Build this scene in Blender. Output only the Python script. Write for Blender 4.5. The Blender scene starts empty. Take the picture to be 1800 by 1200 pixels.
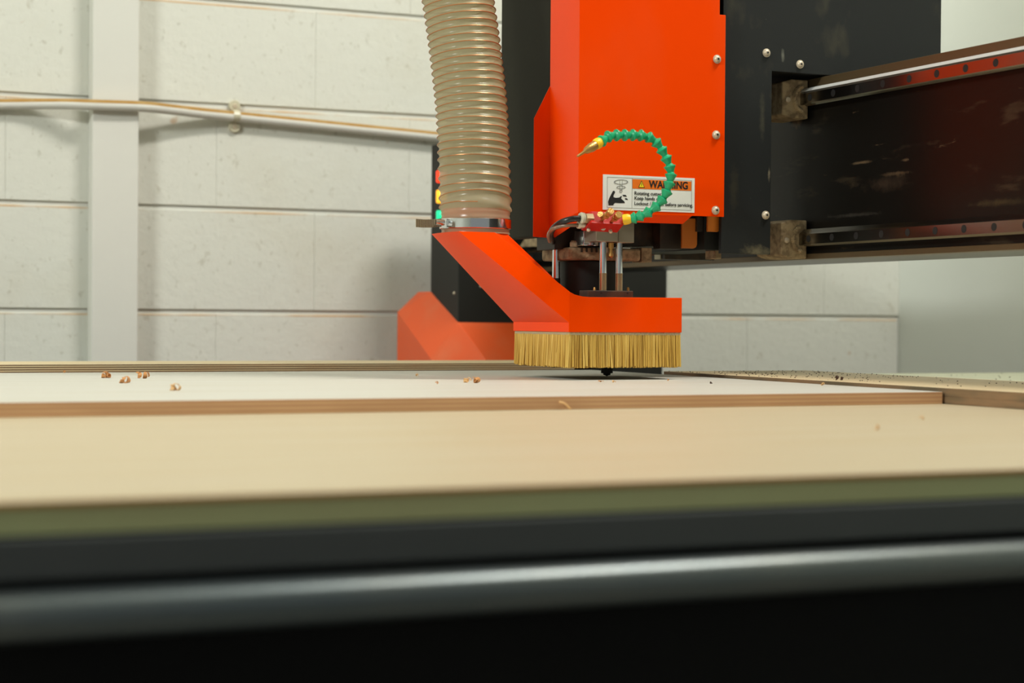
import bpy, bmesh, math, random
from mathutils import Vector, Matrix
random.seed(7)
S = bpy.context.scene
COL = S.collection

# ------------------------------------------------------------------ camera
yaw, pitch, roll = math.radians(24.4), math.atan(41/3300), 0.0075
r0 = Vector((math.cos(yaw), -math.sin(yaw), 0))
fw = Vector((math.sin(yaw)*math.cos(pitch), math.cos(yaw)*math.cos(pitch), -math.sin(pitch)))
u0 = r0.cross(fw)
Rv = r0*math.cos(roll) + u0*math.sin(roll)
Uv = u0*math.cos(roll) - r0*math.sin(roll)
cd = bpy.data.cameras.new('camera'); cam = bpy.data.objects.new('camera', cd); COL.objects.link(cam)
m = Matrix((Rv, Uv, -fw)).transposed().to_4x4(); m.translation = (0, 0, 1.0); cam.matrix_world = m
cd.sensor_width = 36; cd.lens = 66; cd.clip_start = .02
cd.dof.use_dof = True; cd.dof.focus_distance = 2.62; cd.dof.aperture_fstop = 5.2
S.camera = cam

# ------------------------------------------------------------------ light
W = bpy.data.worlds.new('world'); S.world = W; W.use_nodes = True
W.node_tree.nodes['Background'].inputs[0].default_value = (.80, .84, .82, 1)
W.node_tree.nodes['Background'].inputs[1].default_value = .60

def area(name, loc, target, sx, sy, power, col):
    l = bpy.data.lights.new(name, 'AREA'); l.shape = 'RECTANGLE'; l.size = sx; l.size_y = sy
    l.energy = power; l.color = col
    o = bpy.data.objects.new(name, l); COL.objects.link(o); o.location = loc
    o.rotation_euler = (Vector(target)-Vector(loc)).to_track_quat('-Z', 'Y').to_euler()
    return o
area('wall_lamp_left', (-2.75, .7, 3.0), (.9, 2.9, 1.1), .9, .3, 222, (.97, 1, .96))
area('ceiling_lamp_right', (2.15, 1.35, 4.1), (1.2, 3.2, 1.0), 1.1, .3, 198, (1, .96, .89))
S.view_settings.view_transform = 'Standard'; S.view_settings.look = 'None'
S.view_settings.gamma = 1; S.view_settings.use_curve_mapping = False
S.view_settings.exposure = -1.07

# ------------------------------------------------------------------ materials
def srgb(r, g, b):
    f = lambda c: (c/255/12.92) if c/255 <= .04045 else ((c/255+.055)/1.055)**2.4
    return (f(r), f(g), f(b), 1)
class MT:
    """small node material builder"""
    def __init__(s, name, col, rough=.5, metal=0, **kw):
        s.m = bpy.data.materials.new(name); s.m.use_nodes = True
        s.t = s.m.node_tree; s.n = s.t.nodes; s.b = s.n['Principled BSDF']
        s.b.inputs['Base Color'].default_value = col; s.b.inputs['Roughness'].default_value = rough
        s.b.inputs['Metallic'].default_value = metal
        for k, v in kw.items(): s.b.inputs[k.replace('_', ' ')].default_value = v
        s.col = None; s.base = col; s._co = None
    def L(s, a, b): s.t.links.new(a, b)
    def co(s, scale=(1, 1, 1)):
        g = s.n.new('ShaderNodeNewGeometry'); mp = s.n.new('ShaderNodeMapping'); mp.inputs['Scale'].default_value = scale
        s.L(g.outputs['Position'], mp.inputs[0]); return mp.outputs[0]
    def noise(s, scale, detail=3, sc=(1, 1, 1), rough=.5):
        t = s.n.new('ShaderNodeTexNoise'); t.inputs['Scale'].default_value = scale; t.inputs['Detail'].default_value = detail
        t.inputs['Roughness'].default_value = rough
        s.L(s.co(sc), t.inputs['Vector']); return t.outputs['Fac']
    def ramp(s, v, stops):
        r = s.n.new('ShaderNodeValToRGB'); e = r.color_ramp.elements
        while len(e) < len(stops): e.new(.5)
        for el, (p, c) in zip(e, stops):
            el.position = p; el.color = c if hasattr(c, '__len__') else (c, c, c, 1)
        s.L(v, r.inputs[0]); return r.outputs[0]
    def mix(s, fac, col):      # blend col over the base colour so far
        mx = s.n.new('ShaderNodeMix'); mx.data_type = 'RGBA'
        if isinstance(fac, float): mx.inputs[0].default_value = fac
        else: s.L(fac, mx.inputs[0])
        if s.col is None: mx.inputs[6].default_value = s.base
        else: s.L(s.col, mx.inputs[6])
        if hasattr(col, '__len__'): mx.inputs[7].default_value = col
        else: s.L(col, mx.inputs[7])
        s.col = mx.outputs[2]; s.L(s.col, s.b.inputs['Base Color']); return s
    def math(s, op, a, b=None, c=None):
        n = s.n.new('ShaderNodeMath'); n.operation = op
        for i, v in enumerate((a, b, c)):
            if v is None: continue
            if isinstance(v, (int, float)): n.inputs[i].default_value = v
            else: s.L(v, n.inputs[i])
        return n.outputs[0]
    def bump(s, h, strength=.3, dist=.001):
        b = s.n.new('ShaderNodeBump'); b.inputs['Strength'].default_value = strength; b.inputs['Distance'].default_value = dist
        s.L(h, b.inputs['Height']); s.L(b.outputs[0], s.b.inputs['Normal']); return s
    def axis(s, i):
        g = s.n.new('ShaderNodeNewGeometry'); x = s.n.new('ShaderNodeSeparateXYZ'); s.L(g.outputs['Position'], x.inputs[0]); return x.outputs[i]

def spot(t, p, sc, col, strength=.7, nscale=90):
    g = t.n.new('ShaderNodeNewGeometry'); a = t.n.new('ShaderNodeVectorMath'); a.operation = 'SUBTRACT'; a.inputs[1].default_value = p
    t.L(g.outputs['Position'], a.inputs[0]); b = t.n.new('ShaderNodeVectorMath'); b.operation = 'DIVIDE'; b.inputs[1].default_value = sc
    t.L(a.outputs[0], b.inputs[0]); c = t.n.new('ShaderNodeVectorMath'); c.operation = 'LENGTH'; t.L(b.outputs[0], c.inputs[0])
    v = t.math('ADD', t.math('SUBTRACT', 1.0, c.outputs['Value']), t.math('MULTIPLY', t.math('SUBTRACT', t.noise(nscale, 5, (1, 1, 1), .65), .5), 1.8))
    t.mix(t.ramp(v, [(.10, 0), (.95, strength)]), col)
def powder(name, col, rough=.35, sc=900):
    t = MT(name, col, rough); t.bump(t.noise(sc, 2), .25, .0004); return t
ORANGE = powder('orange_powder_coat', srgb(242, 66, 0), .36)
ORANGE.mix(ORANGE.ramp(ORANGE.noise(9, 4, (1, 1, .5)), [(.5, 0), (.8, .10)]), srgb(205, 120, 80))
ORANGE.b.inputs['Specular IOR Level'].default_value = .28; ORANGE.b.inputs['Specular Tint'].default_value = (1, .25, .02, 1)
BLACK = powder('black_powder_coat', srgb(29, 31, 30), .5)
BLACK.b.inputs['Specular IOR Level'].default_value = .3
BLACK.mix(BLACK.ramp(BLACK.noise(260, 2), [(.74, 0), (.78, .55)]), srgb(92, 92, 84))
BLACK.mix(BLACK.ramp(BLACK.noise(14, 5, (1, 1, .6)), [(.60, 0), (.74, .40)]), srgb(96, 90, 68))
spot(BLACK, (1.4373, 2.315, 1.0976), (.030, .3, .014), srgb(112, 104, 80), .8)
spot(BLACK, (1.4765, 2.315, 1.3819), (.0035, .3, .012), srgb(120, 120, 108), .7)
spot(BLACK, (1.4428, 2.315, 1.2924), (.006, .3, .050), srgb(78, 76, 60), .5)
spot(BLACK, (1.4552, 2.315, 1.2111), (.003, .3, .016), srgb(120, 112, 92), .8)
spot(BLACK, (1.3964, 2.315, 1.1885), (.010, .3, .040), srgb(66, 62, 46), .45)
LEG = powder('dark_grey_painted_steel', srgb(27, 27, 23), .55)
LEG.b.inputs['Specular IOR Level'].default_value = .3
ORANGE_D = powder('orange_powder_coat_dusty', srgb(226, 88, 34), .45)
ORANGE_D.mix(ORANGE_D.ramp(ORANGE_D.noise(12, 4), [(.5, 0), (.75, .25)]), srgb(206, 130, 90))
BEAMM = MT('gloss_black_beam', srgb(17, 15, 12), .22)
BEAMM.b.inputs['Specular IOR Level'].default_value = .2
BEAMM.mix(BEAMM.ramp(BEAMM.noise(7, 5, (1, 1, 4), .65), [(.58, 0), (.70, .30)]), srgb(92, 78, 58))
BEAMM.mix(BEAMM.ramp(BEAMM.noise(16, 5, (1, .6, 3.5), .7), [(.66, 0), (.74, .5)]), srgb(122, 100, 74))
BEAMM.b.inputs['Roughness'].default_value = .28
spot(BEAMM, (1.55, 2.143, 1.2032), (.3, .045, .004), srgb(96, 78, 58), .6)
spot(BEAMM, (1.55, 2.1599, 1.191), (.3, .060, .014), srgb(58, 46, 36), .6)
spot(BEAMM, (1.55, 2.2256, 1.2241), (.3, .030, .003), srgb(116, 98, 74), .7)
spot(BEAMM, (1.55, 2.1186, 1.2202), (.3, .014, .003), srgb(110, 90, 68), .7)
spot(BEAMM, (1.55, 2.3879, 1.2979), (.3, .020, .011), srgb(126, 98, 68), .8)
spot(BEAMM, (1.55, 1.9221, 1.1516), (.3, .070, .006), srgb(70, 60, 38), .6)
spot(BEAMM, (1.55, 2.2411, 1.1506), (.3, .080, .004), srgb(62, 58, 52), .6)
EDGE = MT('brown_beam_edge', srgb(92, 76, 52), .4, .4)  # brown, partly metallic tone of the beam ledges
RAIL_GLINT = MT('painted_rail_glint', srgb(214, 214, 210), .35, .35)  # pale colour stands for a lamp reflection along the upper rail
BODY = MT('dark_machine_iron', srgb(46, 40, 33), .5, .2)
BODY.mix(BODY.ramp(BODY.noise(30, 4), [(.5, 0), (.72, .5)]), srgb(104, 78, 52))
DUSTY = MT('dust_caked_bracket', srgb(172, 152, 118), .75)
DUSTY.mix(DUSTY.ramp(DUSTY.noise(90, 4), [(.42, 0), (.62, .8)]), srgb(112, 94, 68)); DUSTY.bump(DUSTY.noise(240, 3), .6, .002)
STEEL = MT('polished_steel', srgb(226, 228, 230), .14, 1)
RAIL = MT('ground_rail_steel', srgb(150, 146, 140), .2, 1)
HOLE = MT('dark_hole', srgb(14, 13, 12), .7)
ZINC = MT('bare_bolt_metal', srgb(206, 192, 168), .42, .35)
SILVER = MT('silver_block', srgb(150, 142, 124), .42, .7)
BRASS = MT('brass', srgb(196, 150, 86), .34, .85)
BRASS.bump(BRASS.noise(500, 2), .4, .001)
REDM = powder('red_anodised', srgb(176, 24, 20), .36)
FIT = MT('tan_fitting_metal', srgb(168, 142, 104), .4, .4)
GREEN = MT('green_plastic', srgb(16, 160, 108), .38); GREEN.b.inputs['Subsurface Weight'].default_value = .0
GREEN.mix(GREEN.ramp(GREEN.noise(60, 2), [(.55, 0), (.75, .25)]), srgb(120, 190, 150))
YELLOW = MT('yellow_plastic', srgb(246, 196, 28), .4)
RUBBER = MT('black_rubber_hose', srgb(26, 25, 24), .3)
AMBER = MT('amber_flap', srgb(186, 104, 26), .4, Transmission_Weight=0.0)
BROWNT = MT('brown_tube', srgb(122, 92, 70), .25)
BRIS = MT('brush_bristles', srgb(205, 166, 74), .55)
gi = BRIS.n.new('ShaderNodeNewGeometry')
BRIS.mix(BRIS.ramp(gi.outputs['Random Per Island'], [(0, .75), (.6, 0)]), srgb(164, 122, 44))
BRIS.mix(BRIS.ramp(gi.outputs['Random Per Island'], [(.7, 0), (1, .6)]), srgb(232, 200, 112))
BIND = MT('brush_binding', srgb(196, 176, 140), .8); BIND.bump(BIND.noise(700, 2), 1, .003)
WHITE = MT('label_white', srgb(226, 228, 220), .45)
LORANGE = MT('label_orange', srgb(226, 112, 20), .45)
LYEL = MT('label_yellow', srgb(240, 214, 30), .45)
INK = MT('label_ink', srgb(26, 26, 26), .5)
INKG = MT('label_grey_ink', srgb(140, 142, 138), .5)
PIPE = MT('white_pipe', srgb(212, 210, 202), .35)
DUST = MT('orange_dust', srgb(170, 132, 74), .95); DUST.mix(DUST.ramp(DUST.noise(30, 4), [(.45, 0), (.7, .5)]), srgb(194, 168, 116))
CLIPM = MT('translucent_clip', srgb(196, 190, 166), .25)
def emit(name, c, e):
    t = MT(name, c, .3); t.b.inputs['Emission Color'].default_value = c; t.b.inputs['Emission Strength'].default_value = e; return t
LR, LY, LG = emit('red_lens', srgb(255, 60, 20), 2.0), emit('amber_lens', srgb(255, 176, 40), 2.6), emit('green_lens', srgb(20, 225, 160), 1.4)

# painted block wall
def wall_mat(name, col, pits=True):
    t = MT(name, col, .72)
    t.mix(t.ramp(t.noise(1.6, 3), [(.35, 0), (.7, .35)]), srgb(198, 202, 192))
    if pits:
        t.mix(t.ramp(t.noise(75, 4, (1, 1, .8), .6), [(.62, 0), (.70, .30)]), srgb(146, 140, 118))
        t.mix(t.ramp(t.noise(34, 3, (1, 1, .8), .55), [(.66, 0), (.74, .30)]), srgb(146, 136, 112))
        t.mix(t.ramp(t.noise(3.2, 4), [(.52, 0), (.72, .28)]), srgb(192, 182, 156))
        t.mix(t.ramp(t.noise(20, 2), [(.74, 0), (.79, .6)]), srgb(176, 132, 84))
        t.bump(t.noise(55, 5, (1, 1, 1), .6), .35, .004)
    else: t.bump(t.noise(25, 3), .15, .003)
    return t
BLOCK = wall_mat('white_painted_block', srgb(212, 212, 202))
# stained line where dust settles on top arris of each course
zz = BLOCK.axis(2); fr = BLOCK.math('FRACT', BLOCK.math('DIVIDE', BLOCK.math('SUBTRACT', zz, 1.0081), .2057))
near = BLOCK.math('MULTIPLY', BLOCK.math('GREATER_THAN', fr, .958), BLOCK.math('LESS_THAN', fr, .99))
st = BLOCK.ramp(BLOCK.noise(6, 4, (1, 1, 1)), [(.42, 0), (.62, .75)])
mm = BLOCK.n.new('ShaderNodeMath'); mm.operation = 'MULTIPLY'; BLOCK.L(near, mm.inputs[0]); BLOCK.L(st, mm.inputs[1])
BLOCK.mix(mm.outputs[0], srgb(200, 160, 108))
MORTAR = wall_mat('painted_mortar', srgb(212, 212, 204), False)
SMOOTH = wall_mat('white_painted_smooth_wall', srgb(228, 232, 224), False)
POSTM = wall_mat('white_painted_post', srgb(212, 211, 203), False)
FLOORM = MT('concrete_floor', srgb(140, 136, 128), .6); FLOORM.mix(FLOORM.ramp(FLOORM.noise(2, 5), [(.4, 0), (.7, .6)]), srgb(116, 112, 104))

# timber
def face_veneer(name, a, b, sc=(1.2, 14, 1)):
    t = MT(name, a, .5)
    t.mix(t.ramp(t.noise(2.2, 4, sc, .6), [(.35, 0), (.7, .8)]), b)
    return t
VEN_W = face_veneer('pale_birch_face', srgb(198, 196, 187), srgb(191, 186, 171))
VEN_B = face_veneer('beige_birch_face', srgb(188, 174, 146), srgb(182, 164, 130))
VEN_R = face_veneer('dusty_birch_face', srgb(226, 206, 166), srgb(218, 194, 148))
VEN_R.mix(VEN_R.ramp(VEN_R.noise(120, 3), [(.64, 0), (.72, .35)]), srgb(150, 112, 66))
def ply_edge(name, a, b, pitch, z0, lo=.35):
    t = MT(name, a, .65)
    f = t.math('FRACT', t.math('DIVIDE', t.math('SUBTRACT', t.axis(2), z0), pitch))
    t.mix(t.ramp(f, [(lo, 0), (lo+.1, 1), (.93, 1), (.99, 0)]), b)
    t.mix(t.ramp(t.noise(9, 4, (1, 1, 8)), [(.4, 0), (.7, .55)]), srgb(176, 132, 92))
    return t
EDG_STEP = ply_edge('ply_edge_brown', srgb(204, 164, 120), srgb(190, 144, 104), .0048, .902)
EDG_STRIP = ply_edge('ply_edge_layered', srgb(214, 194, 156), srgb(92, 60, 38), .0034, .9166, .5)
EDG_R = ply_edge('ply_edge_shaded', srgb(98, 86, 64), srgb(74, 60, 42), .0095, .9025, .8)  # colours darkened to stand for shade on the raised board's left side
EDG_B = MT('thin_ply_edge', srgb(176, 128, 72), .6)
MDF = MT('green_mdf', srgb(184, 188, 138), .8); MDF.mix(MDF.ramp(MDF.noise(4, 4, (1, 1, 2)), [(.45, 0), (.7, .5)]), srgb(184, 168, 124))
MDFTOP = MT('green_mdf_face', srgb(170, 172, 148), .8)
TBLACK = MT('black_anodised_edge', srgb(60, 63, 63), .45)
TBLACK.mix(TBLACK.ramp(TBLACK.noise(6, 4), [(.5, 0), (.75, .4)]), srgb(78, 80, 80))
TRAIL = MT('worn_steel_tube', srgb(88, 96, 98), .32, .7)
TRAIL.mix(TRAIL.ramp(TRAIL.noise(5, 5, (1, 1, 1)), [(.4, 0), (.7, .6)]), srgb(112, 112, 104))
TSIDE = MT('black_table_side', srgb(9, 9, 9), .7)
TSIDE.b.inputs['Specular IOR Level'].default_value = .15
CHIP1 = MT('brown_chip', srgb(200, 142, 86), .8); CHIP2 = MT('pale_chip', srgb(222, 178, 122), .8); CHIP3 = MT('dark_chip', srgb(66, 40, 24), .8)

# PVC hose
PVC = MT('clear_pvc', srgb(176, 170, 138), .22)
PVC.mix(PVC.ramp(PVC.noise(14, 4, (1, 1, 2)), [(.4, 0), (.7, .5)]), srgb(196, 192, 164))
PVC.mix(PVC.ramp(PVC.noise(5, 3), [(.5, 0), (.7, .5)]), srgb(166, 140, 96))
tr = PVC.n.new('ShaderNodeBsdfTransparent'); tr.inputs[0].default_value = (.93, .90, .78, 1)
tl = PVC.n.new('ShaderNodeBsdfTranslucent'); tl.inputs[0].default_value = srgb(206, 198, 160)
m1 = PVC.n.new('ShaderNodeMixShader'); m1.inputs[0].default_value = .35
m2 = PVC.n.new('ShaderNodeMixShader'); m2.inputs[0].default_value = .28
PVC.L(PVC.b.outputs[0], m1.inputs[1]); PVC.L(tl.outputs[0], m1.inputs[2])
PVC.L(m1.outputs[0], m2.inputs[1]); PVC.L(tr.outputs[0], m2.inputs[2])
PVC.L(m2.outputs[0], PVC.n['Material Output'].inputs[0])
COPPER = MT('copper_wire', srgb(176, 118, 72), .35, .5)

# ------------------------------------------------------------------ mesh helpers
def obj(name, bm, mat, parent=None, smooth=False, bevel=0, seg=2):
    me = bpy.data.meshes.new(name)
    bmesh.ops.remove_doubles(bm, verts=bm.verts, dist=1e-6)
    bmesh.ops.recalc_face_normals(bm, faces=bm.faces)
    bm.to_mesh(me); bm.free()
    mats = mat if isinstance(mat, (list, tuple)) else [mat]
    for k in mats: me.materials.append(k.m)
    o = bpy.data.objects.new(name, me); COL.objects.link(o)
    if smooth:
        for p in me.polygons: p.use_smooth = True
        me.set_sharp_from_angle(angle=math.radians(38))
    if bevel:
        md = o.modifiers.new('bevel', 'BEVEL'); md.width = bevel; md.segments = seg; md.limit_method = 'ANGLE'; md.angle_limit = math.radians(35)
    if parent is not None:
        o.parent = parent; o.matrix_parent_inverse = parent.matrix_world.inverted()
    return o
def tag(o, label=None, cat=None, group=None, kind=None):
    for k, v in (('label', label), ('category', cat), ('group', group), ('kind', kind)):
        if v: o[k] = v
    return o
def thing(name, label, cat, loc=(0, 0, 0), group=None, kind=None):
    o = bpy.data.objects.new(name, None); COL.objects.link(o); o.location = loc; o.empty_display_size = .02
    o.matrix_world = Matrix.Translation(loc)
    return tag(o, label, cat, group, kind)
def box(bm, x0, x1, y0, y1, z0, z1, mi=0):
    v = [bm.verts.new((x, y, z)) for x in (x0, x1) for y in (y0, y1) for z in (z0, z1)]
    for q in ((0, 1, 3, 2), (4, 6, 7, 5), (0, 4, 5, 1), (2, 3, 7, 6), (0, 2, 6, 4), (1, 5, 7, 3)):
        f = bm.faces.new([v[i] for i in q]); f.material_index = mi
    return bm
def B(*a): return box(bmesh.new(), *a)
def frame(d):
    d = Vector(d).normalized(); a = Vector((0, 0, 1)) if abs(d.z) < .9 else Vector((1, 0, 0))
    x = d.cross(a).normalized(); return x, x.cross(d).normalized(), d
def rings(bm, rs, cap=True, mi=0, closed=False):
    R_ = [[bm.verts.new(p) for p in r] for r in rs]; n = len(R_[0])
    for a, b in zip(R_, R_[1:]):
        for i in range(n):
            f = bm.faces.new((a[i], a[(i+1) % n], b[(i+1) % n], b[i])); f.material_index = mi
    if cap:
        for r in (R_[0][::-1], R_[-1]):
            try: f = bm.faces.new(r); f.material_index = mi
            except ValueError: pass
    return bm
def lathe(bm, p, d, prof, n=20, cap=True):
    """prof: (distance along d, radius)"""
    x, y, z = frame(d); p = Vector(p)
    return rings(bm, [[p + z*t + (x*math.cos(2*math.pi*i/n) + y*math.sin(2*math.pi*i/n))*max(r, 1e-5) for i in range(n)] for t, r in prof], cap)
def cyl(bm, a, b, r, n=20):
    a = Vector(a); d = Vector(b)-a; return lathe(bm, a, d, [(0, r), (d.length, r)], n)
def prism(bm, pts, vec):
    v = Vector(vec); return rings(bm, [[Vector(p) for p in pts], [Vector(p)+v for p in pts]])
def spline(pts, n):
    pts = [Vector(p) for p in pts]; P = [2*pts[0]-pts[1]] + pts + [2*pts[-1]-pts[-2]]; out = []
    for i in range(1, len(P)-2):
        for k in range(n):
            t = k/n; a, b, c, d = P[i-1:i+3]
            out.append(.5*((2*b)+(c-a)*t+(2*a-5*b+4*c-d)*t*t+(3*b-a-3*c+d)*t**3))
    return out + [pts[-1]]
def tube(bm, pts, rad, n=12, cap=True):
    """rad: a number or f(i, angle)"""
    pts = [Vector(p) for p in pts]; rs = []; x = None
    for i, p in enumerate(pts):
        d = (pts[min(i+1, len(pts)-1)]-pts[max(i-1, 0)]).normalized()
        if x is None: x = frame(d)[0]
        x = (x - d*x.dot(d)).normalized(); y = d.cross(x)
        rs.append([p + (x*math.cos(2*math.pi*k/n)+y*math.sin(2*math.pi*k/n))*(rad if not callable(rad) else rad(i, 2*math.pi*k/n)) for k in range(n)])
    return rings(bm, rs, cap)
def poly(bm, faces, verts):
    V = [bm.verts.new(p) for p in verts]
    for f in faces: bm.faces.new([V[i] for i in f])
    return bm
def child_copy(src, parent, off):
    c = src.copy(); COL.objects.link(c); c.parent = parent
    c.matrix_parent_inverse = parent.matrix_world.inverted(); c.location = src.location + Vector(off); return c

# ------------------------------------------------------------------ the room
YW = 3.66
def wall_blocks():
    bm = bmesh.new(); P_, H = .4115, .2057
    for k in range(-5, 17):
        z0 = 1.0081 + H*k
        ph = 0 if k % 2 == 0 else P_/2
        x = 1.2142 + ph - P_*11
        while x < 2.66:
            xa, xb = max(x, -2.95), min(x+P_, 2.66)
            if xb - xa > .01:
                box(bm, xa+.0001, xb-.0001, YW-.0045, YW+.02, z0+.0045, z0+H-.0045)
            x += P_
    return bm
o = obj('wall_back', B(-3, 2.66, YW, YW+.15, 0, 4.5), MORTAR); tag(o, kind='structure')
w = obj('wall_back_blocks', wall_blocks(), BLOCK, o, bevel=.0009, seg=1); w.name = 'block_face'; tag(w, kind='structure')
tag(obj('wall_right', B(2.66, 2.8, -2.5, YW, 0, 4.5), SMOOTH), kind='structure')
tag(obj('wall_left', B(-3.14, -3, -2.5, YW, 0, 4.5), SMOOTH), kind='structure')
tag(obj('floor', B(-3.14, 2.8, -2.5, YW+.15, -.1, 0), FLOORM), kind='structure')
tag(obj('ceiling', B(-3.14, 2.8, -2.5, YW+.15, 4.5, 4.6), SMOOTH), kind='structure')
tag(obj('trim_1', B(.7535, .843, 3.6155, 3.655, 0, 4.5), POSTM, bevel=.002), kind='structure')

# pipe across the wall
pip = thing('wall_pipe', 'white pipe running across the block wall and post, orange dust on its top', 'pipe', (0.5777, 3.6, 1.3929))
pts = spline([(0.2799, 3.64, 1.3757), (0.4603, 3.644, 1.39), (0.5844, 3.642, 1.3964), (0.6469, 3.636, 1.3997), (0.6978, 3.622, 1.4011), (0.7538, 3.605, 1.4007), (0.847, 3.605, 1.4024), (0.9055, 3.616, 1.4011), (0.9659, 3.63, 1.3989), (1.0391, 3.64, 1.3969), (1.1684, 3.641, 1.391), (1.3146, 3.641, 1.3842), (1.4721, 3.641, 1.377), (1.6482, 3.641, 1.3677)], 8)
obj('pipe', tube(bmesh.new(), pts, .0095, 16), PIPE, pip, smooth=True)
def dustline():
    rs = []
    for p in pts:
        rs.append([p+Vector((0, -.0092, .0040)), p+Vector((0, -.0072, .0098)), p+Vector((0, .0, .0112)), p+Vector((0, .006, .0100)), p+Vector((0, .004, .0060))])
    return rings(bmesh.new(), rs)
tag(obj('dust_line', dustline(), DUST, pip, smooth=True), 'orange-brown dust lying on the top of the pipe')
clip = thing('pipe_clip', 'round-ended saddle clip holding the white pipe to the block wall', 'clip', (1.0434, 3.655, 1.3985))
c0 = Vector((1.0436, 3.6555, 1.3986))
yc_ = 3.640
prf = [(yc_-(R_)*math.sin(math.pi*i/14), c0.z+(R_)*math.cos(math.pi*i/14)) for R_ in (.0112,) for i in range(15)]
prf2 = [(yc_-(.0096)*math.sin(math.pi*i/14), c0.z+(.0096)*math.cos(math.pi*i/14)) for i in range(14, -1, -1)]
bm = bmesh.new()
for i in range(14):
    q = [prf[i], prf[i+1], prf2[13-i], prf2[14-i]]
    prism(bm, [(c0.x-.0065, y_, z_) for y_, z_ in q], (.013, 0, 0))
obj('strap', bm, CLIPM, clip)
for dz in (.0205, -.0205):
    e = obj('end_tab', lathe(bmesh.new(), c0+Vector((0, 0, dz)), (0, -1, 0), [(0, .0120), (.006, .0120), (.008, .0104)], 24), CLIPM, clip, smooth=True)
    obj('screw', lathe(bmesh.new(), c0+Vector((0, -.008, dz)), (0, -1, 0), [(0, .0055), (.0015, .0045)], 12), ZINC, e, smooth=True)

# ------------------------------------------------------------------ table
tb = thing('router_table', 'router table with green board, black edge strip and worn steel front tube', 'machine table', (1, 2, 0))
obj('spoilboard', B(-.6, 2.62, 1.003, 3.005, .8835, .8983), [MDF], tb, bevel=.0008)
sb = obj('spoilboard_top_skin', B(-.6, 2.62, 1.006, 3.0, .8983, .8988), MDFTOP, tb); sb.name = 'board_face'
obj('edge_strip', B(-.6, 2.62, .996, 1.04, .8605, .8825), TBLACK, tb, bevel=.0015)
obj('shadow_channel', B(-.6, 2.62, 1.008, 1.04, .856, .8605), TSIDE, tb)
def tubeprof():
    y0, z1, z0 = .978, .8560, .8300
    pr = [(y0+.034, z1), (y0+.018, z1), (y0+.0125, z1-.0006), (y0+.008, z1-.0022), (y0+.0042, z1-.0048), (y0+.0015, z1-.0082), (y0+.0002, z1-.012), (y0, z1-.016), (y0+.002, z0+.004), (y0+.008, z0), (y0+.034, z0)]
    return rings(bmesh.new(), [[Vector((x, y, z)) for y, z in pr] for x in (-.6, 2.62)])
obj('front_tube', tubeprof(), TRAIL, tb, smooth=True)
obj('side_panel', B(-.6, 2.62, 1.012, 1.04, .05, .829), TSIDE, tb)
obj('under_frame', B(-.6, 2.62, 1.04, 2.95, .70, .8605), TSIDE, tb)
for x in (-.5, 2.5):
    for y in (1.1, 2.85): obj('leg', B(x-.05, x+.05, y-.05, y+.05, 0, .70), TSIDE, tb)

def panel(name, label, x0, x1, y0, y1, z0, z1, top, edge, bev=.0006):
    bm = B(x0, x1, y0, y1, z0, z1); bm.faces.ensure_lookup_table(); bm.normal_update()
    bmesh.ops.recalc_face_normals(bm, faces=bm.faces)
    for f in bm.faces: f.material_index = 0 if f.normal.z > .5 else 1
    return tag(obj(name, bm, [top, edge], bevel=bev), label, 'plywood sheet')
panel('plywood_sheet', 'large beige sheet of thin plywood lying on the green board in the foreground', -.55, 2.05, 1.000, 2.73, .8988, .902, VEN_B, EDG_B)
panel('plywood_sheet', 'pale white-faced plywood panel under the brush, lying on the beige sheet', -.5, 1.386, 1.817, 2.74, .902, .9165, VEN_W, EDG_STEP)
panel('plywood_sheet', 'plywood strip with striped layered edge lying behind the pale panel', -.6, 1.38, 2.79, 2.985, .8988, .9268, VEN_R, EDG_STRIP)
panel('plywood_sheet', 'raised plywood board dusted with brown specks, right of the pale panel', 1.390, 1.645, 1.20, 2.505, .902, .921, VEN_R, EDG_R)

# ------------------------------------------------------------------ gantry
gn = thing('gantry', 'black gantry beam with two steel rails, black end box and orange foot', 'machine gantry', (1.65, 3.4, .0))
XB = 1.55
beam = obj('beam', B(XB, 1.76, .9, 3.37, 1.0935, 1.3555), BEAMM, gn, bevel=.001)
obj('beam_top_ledge', B(XB-.004, XB+.02, .9, 3.37, 1.3405, 1.3560), EDGE, gn, bevel=.0008).name = 'top_ledge'
obj('beam_bottom_ledge', B(XB-.0035, XB+.02, .9, 3.37, 1.0905, 1.0985), EDGE, gn, bevel=.0008).name = 'bottom_ledge'
def rail(zc):
    h = .0102; x = XB; X1 = XB-.019
    pr = [(x, zc-h), (X1+.010, zc-h), (X1+.006, zc-h+.0035), (X1+.0015, zc-h+.001), (X1, zc-h+.0025), (X1, zc+h-.0030), (X1+.002, zc+h-.001), (X1+.0085, zc+h+.0045), (x, zc+h+.0045)]
    bm = rings(bmesh.new(), [[Vector((a, y, b)) for a, b in pr] for y in (.9, 3.36)])
    r = obj('linear_rail', bm, RAIL, gn)
    y = 2.3868
    ys = [2.3868 - .06*k for k in range(-16, 17)]
    first = None
    for y in ys:
        if not (1.62 < y < 3.36): continue
        if 2.44 < y < 3.15 and zc > 1.2: continue
        if first is None:
            bm = lathe(bmesh.new(), (X1-.0003, y, zc), (1, 0, 0), [(0, .0052), (.0006, .0052)], 18)
            first = obj('mounting_hole', bm, HOLE, r); y1 = y
        else: child_copy(first, r, (0, y-y1, 0))
    return r
ur = tag(rail(1.3262), 'upper steel rail with bolt holes')
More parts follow.
